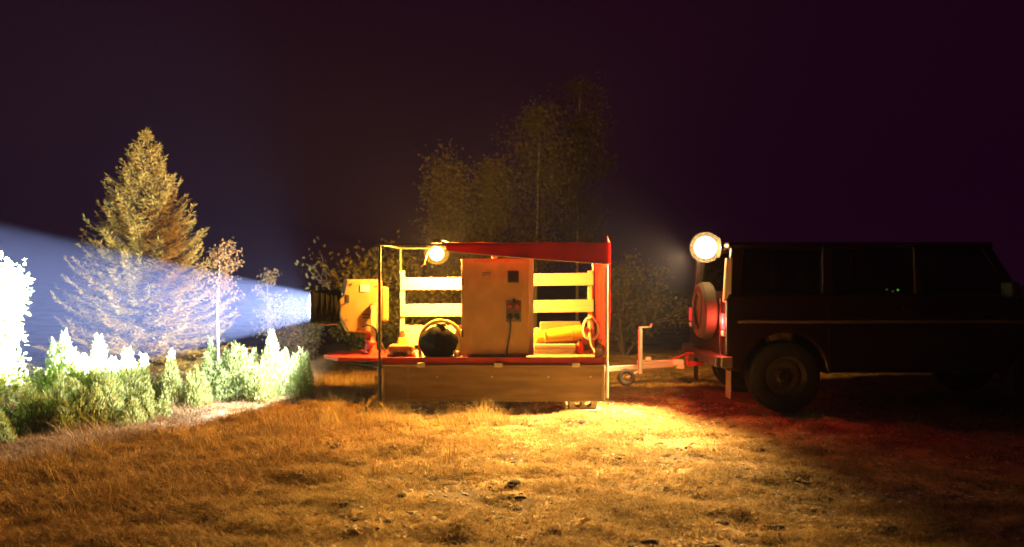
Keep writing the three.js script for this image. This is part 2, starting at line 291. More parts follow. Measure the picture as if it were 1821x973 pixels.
// ───────────── red canopy tarpaulin on the trailer frame ─────────────
{
  const t = thing('canopy_tarpaulin', 'red tarpaulin draped over the trailer frame and down its end', 'tarpaulin', V(0, 0.6, -9.5)), r = rng(77);
  const sheet = (nu, nv, f) => { // a cloth with thickness, from f(u, v) -> place
    const pos = [], uv = [], idx = [], row = nu + 1;
    for (let s = 0; s < 2; s++) for (let j = 0; j <= nv; j++) for (let i = 0; i <= nu; i++) { const p = f(i / nu, j / nv, s * 0.004); pos.push(p[0], p[1] - 0.6, 9.5 - p[2]); uv.push(i / nu, j / nv); }
    const n = row * (nv + 1);
    for (let j = 0; j < nv; j++) for (let i = 0; i < nu; i++) { const a = j * row + i, b = a + 1, c = a + row, d = c + 1; idx.push(a, b, d, a, d, c, n + a, n + d, n + b, n + a, n + c, n + d); }
    const g = new THREE.BufferGeometry(); g.setAttribute('position', new THREE.Float32BufferAttribute(pos, 3)); g.setAttribute('uv', new THREE.Float32BufferAttribute(uv, 2)); g.setIndex(idx); g.computeVertexNormals(); return g;
  };
  const wr = (a, b, s) => noise(a, b, s) - 0.5;
  part('roof_sheet', sheet(60, 30, (u, v, e) => { const X = -0.72 + 1.79 * u, Z = NZ - 0.04 + 1.45 * v; return [X, 1.842 + e + 0.03 * wr(X * 3, Z * 3, 91) + 0.012 * wr(X * 11, Z * 9, 92) - 0.03 * Math.sin(Math.PI * v), Z]; }), M.redTarp, t);
  part('side_flap', sheet(60, 14, (u, v, e) => { const X = -0.72 + 1.79 * u, d = (0.09 + 0.15 * u ** 0.8) * v; return [X, 1.838 - d + 0.010 * wr(X * 5, 3, 93), NZ - 0.05 - e - 0.035 * v * (0.4 + wr(X * 7, 1, 94) * 1.6)]; }), M.redTarp, t);
  part('end_sheet', sheet(24, 40, (u, v, e) => { const Z = NZ - 0.03 + 1.4 * u, y = 1.845 - 1.31 * v; return [1.066 + e + 0.03 * wr(Z * 6, y * 1.6, 95) + 0.012 * wr(Z * 15, y * 5, 96), y, Z]; }), M.redTarp, t);
  part('hem_rope', hose(Array.from({ length: 30 }, (_, i) => { const u = i / 29, X = -0.72 + 1.79 * u; return V(X, 1.838 - (0.09 + 0.15 * u ** 0.8) + 0.004 - 0.6, 9.5 - (NZ - 0.055 - 0.035 * (0.4 + wr(X * 7, 1, 94) * 1.6))); }), 0.006, 80), M.plank, t);
  part('corner_peak', new THREE.ConeGeometry(0.035, 0.09, 8).translate(1.05, 1.87 - 0.6, 9.5 - NZ), M.redTarp, t);
}
// ───────────── switch cabinet ─────────────
{
  const t = thing('switch_cabinet', 'tall grey metal control cabinet standing on the trailer deck', 'cabinet', V(-0.188, DECK, -9.15)), f = 0.195;
  part('carcass', box(0.752, 1.09, 0.38, 0, 0.59, 0, 0.012), M.cabinet, t);
  part('plinth', box(0.70, 0.05, 0.34, 0, 0.025, 0, 0.005), M.darkSteel, t);
  const door = part('door', box(0.715, 1.045, 0.02, 0, 0.59, f, 0.007), M.cabinet, t);
  const win = part('meter_window', box(0.125, 0.13, 0.03, 0.2, 0.935, f + 0.012, 0.012), M.black, t);
  part('window_glass', box(0.095, 0.10, 0.012, 0.2, 0.935, f + 0.028, 0.004), std(lin(0.02, 0.02, 0.03), 0.05), win);
  part('control_panel', box(0.17, 0.24, 0.014, 0.205, 0.55, f + 0.014, 0.006), std(lin(0.16, 0.13, 0.10), 0.6), t);
  for (const [x, y] of [[0.165, 0.6], [0.245, 0.6], [0.165, 0.49], [0.25, 0.485]]) { const s = part('socket', new THREE.CylinderGeometry(0.03, 0.034, 0.05, 16).rotateX(Math.PI / 2).translate(x, y, f + 0.035), M.darkSteel, t); part('socket_cap', new THREE.CylinderGeometry(0.026, 0.026, 0.012, 16).rotateX(Math.PI / 2).translate(x, y + 0.004, f + 0.064), y > 0.55 ? std(lin(0.35, 0.03, 0.02), 0.5) : M.black, s); }
  part('switch', box(0.03, 0.05, 0.03, 0.21, 0.665, f + 0.03, 0.006), M.black, t);
  part('cable', hose([V(0.165, 0.47, f + 0.06), V(0.17, 0.38, f + 0.075), V(0.155, 0.25, f + 0.05), V(0.13, 0.1, f + 0.045), V(0.12, 0.012, f + 0.06)], 0.011), M.black, t);
  part('name_plate', box(0.095, 0.05, 0.006, -0.1, 0.96, f + 0.012, 0.003), std(lin(0.20, 0.17, 0.13), 0.5), t);
  part('lifting_eye', new THREE.TorusGeometry(0.026, 0.011, 10, 22).translate(-0.005, 1.165, 0.15), M.white, t);
  part('badge', new THREE.CylinderGeometry(0.035, 0.035, 0.012, 22).rotateX(Math.PI / 2).translate(-0.005, 1.165, 0.165), M.white, t);
  for (const y of [0.3, 0.88]) part('hinge', rod(V(-0.365, y - 0.04, f + 0.005), V(-0.365, y + 0.04, f + 0.005), 0.012), M.darkSteel, t);
  part('side_channel', box(0.055, 1.1, 0.06, 0.408, 0.59, 0.0, 0.008), M.white, t);
}
// ───────────── goods on the trailer deck ─────────────
const on = (X, Z) => V(X, DECK, -Z);
{
  // black sheeted bundle with a flat cap
  const t = thing('covered_motor', 'round black covered motor on the trailer edge beside cabinet', 'motor', on(-0.83, 9.06)), g = new THREE.SphereGeometry(1, 36, 24), p = g.attributes.position, v = V();
  for (let i = 0; i < p.count; i++) { v.fromBufferAttribute(p, i); const k = 1 + 0.14 * (noise(v.x * 3 + 5, v.y * 3 + v.z * 4, 41) - 0.5) + 0.05 * (noise(v.x * 9, v.y * 9 + v.z * 7, 42) - 0.5); const sq = Math.max(Math.abs(v.x), Math.abs(v.y)) ; p.setXYZ(i, v.x * 0.205 * k * (1 + 0.08 * sq), Math.max(0.0, 0.185 + v.y * 0.195 * k), v.z * 0.17 * k); }
  g.computeVertexNormals(); part('cover', g, M.blackSheet, t);
  part('filler_cap', new THREE.CylinderGeometry(0.05, 0.065, 0.04, 18).translate(0.03, 0.39, 0), M.black, t);
  part('carry_hoop', new THREE.TorusGeometry(0.24, 0.022, 10, 36, Math.PI).translate(0.02, 0.19, -0.12), M.sacking, t);
  for (const s of [-1, 1]) part('foot', box(0.04, 0.19, 0.05, 0.02 + s * 0.24, 0.095, -0.12, 0.008), M.sacking, t);
}
{
  const t = thing('tool_case', 'rounded red and orange tool case at the trailer tail corner', 'case', on(-1.24, 9.02));
  part('lower_shell', box(0.3, 0.09, 0.24, 0, 0.045, 0, 0.03), M.redPaint, t); part('upper_shell', box(0.28, 0.085, 0.22, 0.0, 0.131, 0, 0.035), M.orangeHose, t);
  part('handle', new THREE.TorusGeometry(0.05, 0.011, 8, 20, Math.PI).translate(0, 0.05, 0.125), M.black, t); for (const s of [-1, 1]) part('latch', box(0.035, 0.04, 0.014, s * 0.1, 0.092, 0.122, 0.004), M.galvanised, t);
}
{
  const t = thing('jerry_can', 'white jerry can leaning between black motor and cabinet', 'can', on(-0.605, 9.3));
  part('can', box(0.1, 0.33, 0.2, 0, 0.165, 0, 0.02), M.white, t); part('spout', new THREE.CylinderGeometry(0.025, 0.03, 0.05, 12).translate(0.015, 0.35, 0.05), M.redPaint, t); part('handle', new THREE.TorusGeometry(0.035, 0.009, 8, 16, Math.PI).rotateY(Math.PI / 2).translate(0, 0.325, -0.03), M.white, t);
}
{
  const t = thing('coupling_fitting', 'pale metal hose fitting on red deck edge near black motor', 'fitting', on(-0.62, 8.93));
  part('barrel', new THREE.LatheGeometry([[0, 0], [0.035, 0], [0.035, 0.03], [0.026, 0.035], [0.026, 0.085], [0.032, 0.09], [0.032, 0.11], [0, 0.11]].map((q) => new THREE.Vector2(...q)), 18), M.galvanised, t); for (const s of [-1, 1]) part('lug', box(0.04, 0.02, 0.02, s * 0.045, 0.05, 0, 0.006), M.galvanised, t);
}
{
  const t = thing('traffic_bollard', 'small red and yellow marker cone near the searchlight', 'cone', on(-1.33, 9.75));
  part('base', box(0.2, 0.02, 0.2, 0, 0.01, 0, 0.006), M.black, t); part('cone', new THREE.CylinderGeometry(0.02, 0.085, 0.26, 20).translate(0, 0.15, 0), M.redPaint, t); part('sleeve', new THREE.CylinderGeometry(0.05, 0.068, 0.07, 20).translate(0, 0.16, 0), M.yellowCan, t);
}
{
  const t = thing('rolled_tarpaulin', 'long bright yellow rolled tarpaulin lying slanted on the deck', 'tarpaulin', on(0.575, 9.78));
  const pts = [], n = 24; for (let i = 0; i <= n; i++) { const u = i / n; pts.push(new THREE.Vector2(0.088 * (0.86 + 0.22 * noise(u * 7, 2, 43)) * Math.min(1, 0.55 + u * 8, 0.55 + (1 - u) * 8), (u - 0.5) * 0.63)); }
  const g = new THREE.LatheGeometry([new THREE.Vector2(0.001, -0.315), ...pts, new THREE.Vector2(0.001, 0.315)], 22).rotateZ(-Math.PI / 2 + 0.13), m = part('roll', g, M.yellow, t); m.position.set(0, 0.222, 0);
  for (const x of [-0.17, 0.16]) part('strap', new THREE.TorusGeometry(0.088, 0.008, 8, 26).rotateY(Math.PI / 2).rotateZ(0.13).translate(x, x * 0.13, 0), M.sacking, m);
}
{
  const t = thing('cardboard_box', 'flat tan cardboard box behind the yellow roll', 'box', on(0.6, 10.0));
  part('carton', box(0.5, 0.36, 0.2, 0, 0.18, 0, 0.006), M.cardboard, t); for (const s of [-1, 1]) part('flap', box(0.49, 0.005, 0.09, 0, 0.363 + (s > 0 ? 0.002 : 0), s * 0.05, 0.002), M.cardboard, t); part('tape', box(0.5, 0.004, 0.05, 0, 0.37, 0, 0.001), M.sacking, t);
}
{
  const t = thing('plank_stack', 'short stack of white planks under the yellow roll', 'planks', on(0.5, 9.74));
  for (let k = 0; k < 3; k++) for (let j = 0; j < 2; j++) part('plank', box(0.5 + 0.02 * (k % 2), 0.038, 0.115, 0.01 * k - 0.005 * j, 0.02 + k * 0.04, (j - 0.5) * 0.122 + 0.004 * k, 0.004), M.white, t);
}
{
  const t = thing('fuel_bottle', 'small red fuel bottle at the end of white planks', 'bottle', on(0.815, 9.68));
  part('bottle', new THREE.LatheGeometry([[0, 0], [0.04, 0.0], [0.044, 0.01], [0.044, 0.1], [0.03, 0.13], [0.016, 0.14], [0.016, 0.155], [0, 0.155]].map((q) => new THREE.Vector2(...q)), 20), std(lin(0.55, 0.03, 0.015), 0.4), t); part('cap', new THREE.CylinderGeometry(0.019, 0.019, 0.03, 14).translate(0, 0.165, 0), M.black, t);
}
{
  const t = thing('hose_coil', 'pale hose coil hanging at the red end sheet', 'hose', on(0.955, 9.7)), pts = [], r = rng(9);
  for (let i = 0; i < 64; i++) { const a = i / 16 * 6.2832; pts.push(V(Math.sin(a) * (0.085 + 0.012 * r()), 0.30 - Math.cos(a) * (0.12 + 0.02 * r()), (i / 64 - 0.5) * 0.1)); }
  part('coil', hose(pts, 0.016, 260), M.white, t); part('tail', hose([pts[63], V(-0.02, 0.26, 0.09), V(0.0, 0.12, 0.06), V(0.04, 0.03, 0.1), V(0.0, 0.018, 0.16)], 0.015, 30), M.white, t); part('peg', rod(V(0.0, 0.40, -0.09), V(0, 0.40, 0.09), 0.012), M.galvanised, t); part('peg_stand', rod(V(0.0, 0, -0.085), V(0, 0.42, -0.085), 0.012), M.galvanised, t);
}
{
  const t = thing('sack', 'small tan sack slumped in the trailer corner post', 'sack', on(0.985, 8.98)), g = new THREE.SphereGeometry(1, 24, 16), p = g.attributes.position, v = V();
  for (let i = 0; i < p.count; i++) { v.fromBufferAttribute(p, i); const k = 1 + 0.3 * (noise(v.x * 3, v.y * 3 + v.z * 3, 45) - 0.5), up = v.y > 0.4 ? 1 - 0.5 * (v.y - 0.4) : 1; p.setXYZ(i, v.x * 0.062 * k * up, Math.max(0, 0.085 + v.y * 0.1 * k), v.z * 0.09 * k * up); }
  g.computeVertexNormals(); part('bag', g, M.sacking, t); part('neck', new THREE.ConeGeometry(0.03, 0.06, 12, 1).rotateX(Math.PI).translate(0, 0.2, 0), M.sacking, t);
}
{
  const t = thing('hollow_block', 'pale hollow concrete block on a board under trailer corner', 'block', V(0.78, 0.012, -8.9)), s = new THREE.Shape();
  s.moveTo(-0.15, 0); s.lineTo(0.15, 0); s.lineTo(0.15, 0.135); s.lineTo(-0.15, 0.135); s.closePath();
  for (const x of [-0.055, 0.055]) { const h = new THREE.Path(); h.absellipse(x, 0.055, 0.042, 0.04, 0, Math.PI * 2, true); s.holes.push(h); }
  part('block', new THREE.ExtrudeGeometry(s, { depth: 0.16, bevelEnabled: true, bevelSize: 0.004, bevelThickness: 0.004, bevelSegments: 1 }).translate(0, 0.004, -0.08), M.concrete, t);
  const b = thing('ground_board', 'short pale board lying under the hollow block', 'board', V(0.8, -0.016, -8.88)); part('board', box(0.36, 0.03, 0.26, 0, 0.012, 0, 0.005), M.plank, b);
}

// ───────────── searchlight on the rear platform ─────────────
{
  const yaw = 0.30, t = thing('searchlight', 'tan octagonal searchlight with black barrel throwing a white beam', 'searchlight', V(-1.83, DECK + 0.006, -9.72), yaw);
  // own axes: the beam leaves along -x
  const cy = 0.575, oct = [[-0.245, -0.13], [-0.16, -0.285], [0.1, -0.30], [0.2, -0.24], [0.215, 0.29], [0.13, 0.30], [-0.17, 0.30], [-0.205, 0.13], [-0.26, 0.07]], s = new THREE.Shape(oct.map((q) => new THREE.Vector2(...q)));
  const g = new THREE.ExtrudeGeometry(s, { depth: 0.34, bevelEnabled: true, bevelSize: 0.018, bevelThickness: 0.018, bevelSegments: 3 }).translate(0, cy, -0.17);
  // the housing is bored out so that the lamp inside throws its beam through the barrel
  const bore = new Brush(new THREE.CylinderGeometry(0.15, 0.15, 0.6, 40).rotateZ(Math.PI / 2).translate(-0.14, cy, 0)), solid = new Brush(g); bore.updateMatrixWorld(); solid.updateMatrixWorld();
  const hs = part('housing', new Evaluator().evaluate(solid, bore, SUBTRACTION).geometry, M.housing, t); hs.geometry.clearGroups();
  part('rear_case', box(0.09, 0.42, 0.26, 0.275, cy + 0.02, 0, 0.03), M.housing, t);
  part('label_plate', box(0.115, 0.085, 0.008, 0.03, cy + 0.215, 0.192, 0.01), M.white, hs);
  part('grip_recess', box(0.04, 0.1, 0.01, -0.175, cy + 0.09, 0.19, 0.012), M.black, hs);
  part('vent_slot', box(0.085, 0.018, 0.01, 0.04, cy - 0.1, 0.19, 0.005), M.darkSteel, hs);
  part('vent_slot', box(0.085, 0.018, 0.01, 0.04, cy - 0.135, 0.19, 0.005), M.darkSteel, hs);
  for (const [x, y] of [[-0.13, 0.26], [-0.19, -0.16], [0.16, -0.22], [0.17, 0.24], [-0.05, -0.27], [-0.21, 0.03]]) part('bolt', new THREE.CylinderGeometry(0.011, 0.011, 0.012, 6).rotateX(Math.PI / 2).translate(x, cy + y, 0.192), M.darkSteel, hs);
  part('trunnion', new THREE.CylinderGeometry(0.055, 0.065, 0.05, 20).rotateX(Math.PI / 2).translate(0.14, cy - 0.02, 0.205), M.housing, hs);
  const prof = [[0.15, 0.0], [0.185, 0.0], [0.185, 0.05], [0.197, 0.055], [0.197, 0.09], [0.187, 0.095], [0.187, 0.30], [0.203, 0.305], [0.203, 0.355], [0.18, 0.36], [0.176, 0.30], [0.15, 0.02]].map((q) => new THREE.Vector2(...q));
  const br = part('barrel', new THREE.LatheGeometry(prof, 40).rotateZ(Math.PI / 2).translate(-0.24, cy, 0), M.blackSheet, t);
  for (let k = 0; k < 3; k++) part('cooling_fin', new THREE.TorusGeometry(0.19, 0.008, 6, 36).rotateY(Math.PI / 2).translate(-0.36 - k * 0.06, cy, 0), M.blackSheet, br);
  part('barrel_support', box(0.3, 0.022, 0.12, -0.42, cy - 0.215, 0, 0.006), M.galvanised, t);
  part('lens', new THREE.SphereGeometry(0.32, 32, 10, 0, 6.2832, 0, 0.57).rotateZ(Math.PI / 2).translate(-0.24 - 0.34 + 0.27, cy, 0), M.lens, br);
  part('reflector_light', new THREE.CircleGeometry(0.145, 36).rotateY(-Math.PI / 2).translate(0.155, cy, 0), new THREE.MeshStandardMaterial({ color: 0x888888, emissive: ARC, emissiveIntensity: 6 }), br);
  // yoke and pedestal
  for (const z of [-0.235, 0.235]) part('yoke_arm', box(0.06, 0.44, 0.02, 0.12, cy - 0.22, z, 0.006), z > 0 ? M.plank : M.redPaint, t);
  part('yoke_base', box(0.09, 0.03, 0.49, 0.12, cy - 0.44, 0, 0.006), M.redPaint, t);
  part('pedestal', new THREE.CylinderGeometry(0.06, 0.085, 0.12, 20).translate(0.12, 0.06, 0), M.redPaint, t);
  part('power_cable', hose([V(0.0, cy - 0.24, 0.2), V(0.05, cy - 0.22, 0.24), V(0.13, cy - 0.25, 0.255), V(0.19, cy - 0.36, 0.25), V(0.22, 0.12, 0.24), V(0.27, 0.02, 0.2)], 0.011), M.black, t);
  t.updateMatrixWorld(true);
  const aim = (name, x, z, I, angle, pen, soft, dir) => { const l = new THREE.SpotLight(ARC, I, 0, angle, pen, 2); l.name = name; l.castShadow = true; l.shadow.radius = soft; l.position.copy(t.localToWorld(V(x, cy, z))); l.target.position.copy(t.localToWorld(V(x, cy, z).add(dir))); l.target.name = 'aim'; scene.add(l, l.target); };
  aim('searchlight_beam', 0.12, 0, BEAM, 0.26, 0.15, 1, V(-1, -0.012, 0));
  aim('searchlight_spill', -0.66, 0, SPILL, 1.32, 0.12, 5, V(-1, -0.08, -0.5));
}

// ───────────── work lamps ─────────────
const haloGlass = (rough) => new THREE.MeshPhysicalMaterial({ color: lin(1, 0.86, 0.62), roughness: rough, transmission: 1, specularIntensity: 0.4 });  // globes added around the bulbs to give them a halo
const glow = (c, k) => new THREE.MeshStandardMaterial({ color: 0xffffff, emissive: c, emissiveIntensity: k });
{
  const t = thing('work_lamp', 'glowing orange work lamp hanging under the trailer roof bar', 'lamp', V(-0.89, 1.735, -9.5));
  part('bulb_light', new THREE.SphereGeometry(0.085, 28, 18), glow(lin(1, 0.72, 0.3), 12), t);
  part('added_halo_glass', new THREE.SphereGeometry(0.135, 32, 20).scale(1.1, 0.95, 1), haloGlass(0.022), t);
  part('lamp_cap', new THREE.CylinderGeometry(0.04, 0.06, 0.05, 18).translate(0.0, 0.148, 0), M.darkSteel, t);
  part('lamp_arm', hose([V(0, 0.165, 0), V(0.1, 0.15, 0), V(0.29, 0.065, -0.01)], 0.01, 16), M.galvanised, t);
  part('lamp_cable', hose([V(-0.02, 0.1, 0), V(-0.1, 0.02, 0.0), V(-0.15, -0.12, 0.0), V(-0.2, -0.15, -0.1)], 0.006, 20), M.orangeHose, t);
  const l = new THREE.PointLight(SODIUM, TRAILER_LAMP); l.name = 'work_lamp_light'; l.castShadow = true; l.shadow.radius = 3; l.position.set(-0.89, 1.735, -9.5); scene.add(l);
}
{
  const t = thing('work_lamp', 'dazzling white round work lamp on the rear of red car', 'lamp', V(2.16, 1.79, -8.97));
  part('globe_light', new THREE.SphereGeometry(0.12, 32, 20), glow(lin(1, 0.8, 0.48), 30), t);
  part('added_halo_glass', new THREE.SphereGeometry(0.172, 36, 22), haloGlass(0.13), t);
  part('lamp_shell', new THREE.SphereGeometry(0.178, 28, 14, 0, 6.2832, 0, 0.7).rotateZ(-Math.PI / 2).translate(0.012, 0, 0), M.darkSteel, t);
  part('bracket', join(rod(V(0.165, 0, 0), V(0.2, 0, 0), 0.022), box(0.03, 0.06, 0.1, 0.205, 0.0, 0, 0.005)), M.galvanised, t);
  const l = new THREE.SpotLight(HALOGEN, CAR_LAMP, 0, 1.13, 0.55, 2); l.name = 'car_lamp_light'; l.castShadow = true; l.shadow.radius = 4; l.position.set(1.96, 1.71, -8.97); l.target.position.set(-1.5, 0, -7.0); l.target.name = 'aim'; scene.add(l, l.target);
  const a = new THREE.PointLight(HALOGEN, CAR_GLOBE); a.name = 'car_lamp_globe'; a.castShadow = true; a.shadow.radius = 6; a.position.set(2.16, 1.79, -8.97); scene.add(a);
}

// ───────────── red off-road car ─────────────
{
  const t = thing('offroad_car', 'dark red boxy off-road car with rear spare wheel towing trailer', 'car', V(2.32, 0, -8.62)); // rear near corner; +x to the front, -z across
  const Wd = 1.74, L = 4.5, wx = [0.62, 3.42], wr = 0.385;
  // lower body: side profile with wheel arches, extruded across
  const s = new THREE.Shape(); s.moveTo(0.02, 0.48);
  const arch = (x) => { s.lineTo(x - 0.47, 0.46); s.absarc(x, 0.42, 0.47, Math.PI - 0.08, 0.08, true); s.lineTo(x + 0.47, 0.46); };
  arch(wx[0]); arch(wx[1]);
  s.lineTo(L - 0.08, 0.5); s.lineTo(L, 0.62); s.lineTo(L, 0.98); s.lineTo(L - 0.06, 1.06); s.lineTo(3.25, 1.16); s.lineTo(3.12, 1.25); s.lineTo(0.03, 1.25); s.lineTo(0, 1.2); s.lineTo(0, 0.5); s.closePath();
  const body = part('body', new THREE.ExtrudeGeometry(s, { depth: Wd - 0.07, bevelEnabled: true, bevelSize: 0.03, bevelThickness: 0.035, bevelSegments: 3, curveSegments: 20 }).translate(0, 0, -Wd + 0.035), M.carPaint, t);
  const side = (z) => { part('side_moulding', box(4.2, 0.035, 0.02, 2.2, 0.985, z, 0.008), M.carTrim, body); for (const x of [1.08, 2.08, 3.02]) part('door_seam', box(0.008, 0.68, 0.006, x, 0.86, z, 0.002), M.black, body); for (const x of [1.95, 2.88]) part('door_handle', box(0.13, 0.03, 0.03, x - 0.02, 1.12, z, 0.008), M.black, body); };
  side(0.012); side(-Wd - 0.012);
  // greenhouse: pillars, roof, panes
  const pil = (pts, z) => { const q = new THREE.Shape(pts.map((p) => new THREE.Vector2(...p))); return new THREE.ExtrudeGeometry(q, { depth: 0.05, bevelEnabled: true, bevelSize: 0.008, bevelThickness: 0.008, bevelSegments: 1 }).translate(0, 0, z); };
  for (const z of [-0.09, -Wd + 0.04]) {
    part('pillar', pil([[0.02, 1.24], [0.13, 1.24], [0.17, 1.78], [0.05, 1.78]], z), M.carPaint, t); part('pillar', pil([[1.03, 1.24], [1.12, 1.24], [1.12, 1.78], [1.03, 1.78]], z), M.carPaint, t);
    part('pillar', pil([[2.03, 1.24], [2.12, 1.24], [2.1, 1.78], [2.01, 1.78]], z), M.carPaint, t); part('pillar', pil([[3.08, 1.22], [3.2, 1.22], [2.84, 1.78], [2.74, 1.78]], z), M.carPaint, t);
    for (const [a, b, c, d] of [[0.14, 1.02, 1.02, 0.18], [1.13, 2.02, 2.0, 1.13], [2.13, 3.07, 2.73, 2.11]]) { const q = new THREE.Shape([new THREE.Vector2(a, 1.25), new THREE.Vector2(b, 1.25), new THREE.Vector2(c, 1.77), new THREE.Vector2(d, 1.77)]); part('side_window', new THREE.ShapeGeometry(q).translate(0, 0, z + 0.025), M.glass, t); }
  }
  part('roof', box(2.86, 0.07, Wd - 0.06, 1.44, 1.805, -Wd / 2, 0.03), M.carPaint, t);
  part('windscreen', new THREE.PlaneGeometry(Wd - 0.22, 0.66).rotateY(Math.PI / 2).rotateZ(0.57).translate(2.965, 1.49, -Wd / 2), M.glass, t);
  const door = part('tailgate', box(0.03, 0.68, 1.35, -0.028, 0.88, -Wd / 2, 0.012), M.carPaint, t);
  part('tailgate_handle', box(0.03, 0.04, 0.14, -0.055, 0.98, -Wd / 2 - 0.4, 0.008), M.black, door);
  part('rear_window_frame', join(box(0.04, 0.05, 1.45, 0.06, 1.27, -Wd / 2), box(0.04, 0.05, 1.45, 0.1, 1.755, -Wd / 2)), M.carPaint, t);
  part('rear_window', new THREE.PlaneGeometry(1.44, 0.47).rotateY(-Math.PI / 2).rotateZ(-0.09).translate(0.08, 1.51, -Wd / 2), M.glass, t);
  // strip over the near rear pillar; its white stands in for lamp light
  part('lit_pillar_strip', pil([[-0.035, 1.2], [0.03, 1.2], [0.045, 1.66], [-0.005, 1.66]], -0.075), M.white, t);
  const bump = part('rear_bumper', box(0.14, 0.13, Wd + 0.02, -0.07, 0.55, -Wd / 2, 0.03), M.darkSteel, t); part('bumper_end_cap', box(0.13, 0.12, 0.05, -0.02, 0.55, 0.016, 0.02), M.carTrim, bump);
  // lamps at the rear
  for (const z of [-0.075, -Wd + 0.075]) { const tl = part('tail_light', box(0.03, 0.17, 0.085, -0.035, 0.98, z, 0.01), new THREE.MeshStandardMaterial({ color: lin(0.5, 0.01, 0.01), emissive: lin(1, 0.045, 0.05), emissiveIntensity: z > -0.2 ? 6 : 0.5, roughness: 0.3 }), t); part('reverse_lens', box(0.028, 0.06, 0.08, -0.034, 0.85, z, 0.008), M.white, tl); }
  const tail = new THREE.PointLight(lin(1, 0.07, 0.03), TAIL); tail.name = 'tail_light_glow'; tail.castShadow = true; tail.shadow.radius = 2; tail.position.set(2.32 - 0.075, 0.985, -8.675); scene.add(tail);
  for (const x of wx) for (const z of [-0.12, -Wd + 0.12]) {
    const w = part('wheel', new THREE.LatheGeometry([[0.235, -0.1], [0.30, -0.112], [0.36, -0.105], [0.383, -0.085], [0.386, 0], [0.383, 0.085], [0.36, 0.105], [0.30, 0.112], [0.235, 0.1]].map((q) => new THREE.Vector2(...q)), 48).rotateX(Math.PI / 2), M.rubber, t); w.position.set(x, wr, z);
    const sg = z > -0.5 ? 1 : -1, rim = part('rim', new THREE.LatheGeometry([[0, 0.055], [0.06, 0.06], [0.07, 0.03], [0.12, 0.035], [0.17, 0.055], [0.19, 0.03], [0.215, 0.045], [0.235, 0.1], [0.243, 0.1], [0.24, -0.05]].map((q) => new THREE.Vector2(...q)), 40).rotateX(sg * Math.PI / 2), M.rim, w);
    part('hub_cap', new THREE.CylinderGeometry(0.045, 0.055, 0.05, 20).rotateX(Math.PI / 2).translate(0, 0, sg * 0.07), M.darkSteel, w);
    for (let k = 0; k < 6; k++) part('wheel_nut', new THREE.CylinderGeometry(0.012, 0.012, 0.03, 6).rotateX(Math.PI / 2).translate(Math.cos(k * 1.0472) * 0.09, Math.sin(k * 1.0472) * 0.09, sg * 0.05), M.chrome, w);
  }
  part('axle', join(rod(V(wx[0], wr, -0.2), V(wx[0], wr, -Wd + 0.2), 0.05), rod(V(wx[1], wr, -0.2), V(wx[1], wr, -Wd + 0.2), 0.05), box(3.6, 0.1, 0.9, 2.1, 0.5, -Wd / 2, 0.02)), M.darkSteel, t);
  for (const z of [-0.1, -Wd + 0.1]) part('mud_flap', box(0.012, 0.47, 0.2, 0.03, 0.385, z, 0.004), z > -0.5 ? M.carTrim : M.rubber, t);
  const sp = part('spare_wheel', new THREE.LatheGeometry([[0.18, -0.08], [0.26, -0.085], [0.30, -0.075], [0.315, -0.045], [0.315, 0.045], [0.30, 0.075], [0.26, 0.085], [0.18, 0.08]].map((q) => new THREE.Vector2(...q)), 44).rotateZ(Math.PI / 2), M.rubber, t); sp.position.set(-0.135, 1.08, -0.5);
  part('spare_rim', new THREE.LatheGeometry([[0, 0.03], [0.07, 0.035], [0.14, 0.05], [0.2, 0.04], [0.215, 0.095]].map((q) => new THREE.Vector2(...q)), 30).rotateZ(Math.PI / 2), M.rim, sp);
  part('spare_cover', new THREE.CylinderGeometry(0.322, 0.322, 0.10, 44, 1, true).rotateX(Math.PI / 2).rotateY(Math.PI / 2), std(lin(0.016, 0.014, 0.014), 0.85), sp);
  part('tow_hitch', join(box(0.2, 0.05, 0.06, -0.17, 0.44, -0.83, 0.01), rod(V(-0.26, 0.44, -0.83), V(-0.26, 0.5, -0.83), 0.015), new THREE.SphereGeometry(0.027, 14, 10).translate(-0.26, 0.515, -0.83)), M.redPaint, t);
  part('front_bumper', box(0.14, 0.15, Wd, L + 0.03, 0.56, -Wd / 2, 0.04), M.darkSteel, t);
  for (const z of [-0.18, -Wd + 0.18]) part('headlamp', new THREE.SphereGeometry(0.09, 20, 12).scale(0.4, 1, 1).translate(L + 0.02, 0.84, z), M.lens, t);
  for (const x of [1.55, 2.3]) for (const z of [-0.5, -1.24]) part('seat', join(box(0.5, 0.14, 0.5, x, 0.95, z, 0.05), box(0.14, 0.55, 0.48, x - 0.26, 1.2, z, 0.05), box(0.1, 0.17, 0.26, x - 0.28, 1.55, z, 0.04)), M.black, t);
  const dash = part('dashboard', box(0.4, 0.2, Wd - 0.25, 2.95, 1.15, -Wd / 2, 0.05), M.black, t);
  part('steering_wheel', new THREE.TorusGeometry(0.18, 0.016, 8, 28).rotateY(Math.PI / 2).rotateZ(-0.4).translate(2.66, 1.2, -1.24), M.black, t);
  const rad = part('added_console', box(0.15, 0.16, 0.12, 1.86, 1.265, -0.24, 0.012), M.black, t);  // console added only to carry the small lights showing in the window
  for (const [x, y, c, k] of [[1.785, 1.345, lin(0.5, 0.5, 0.25), 0.25], [1.85, 1.325, lin(0.6, 0.3, 0.06), 0.3], [1.905, 1.34, lin(0.35, 1, 0.12), 0.9], [1.855, 1.235, lin(0.35, 0.75, 0.85), 0.8]]) part('added_dot_light', new THREE.SphereGeometry(0.013, 10, 8).translate(x + 0.0, y - 0.02, -0.176), new THREE.MeshStandardMaterial({ color: 0x222222, emissive: c, emissiveIntensity: k }), rad);  // glowing dots stand in for small distant lights
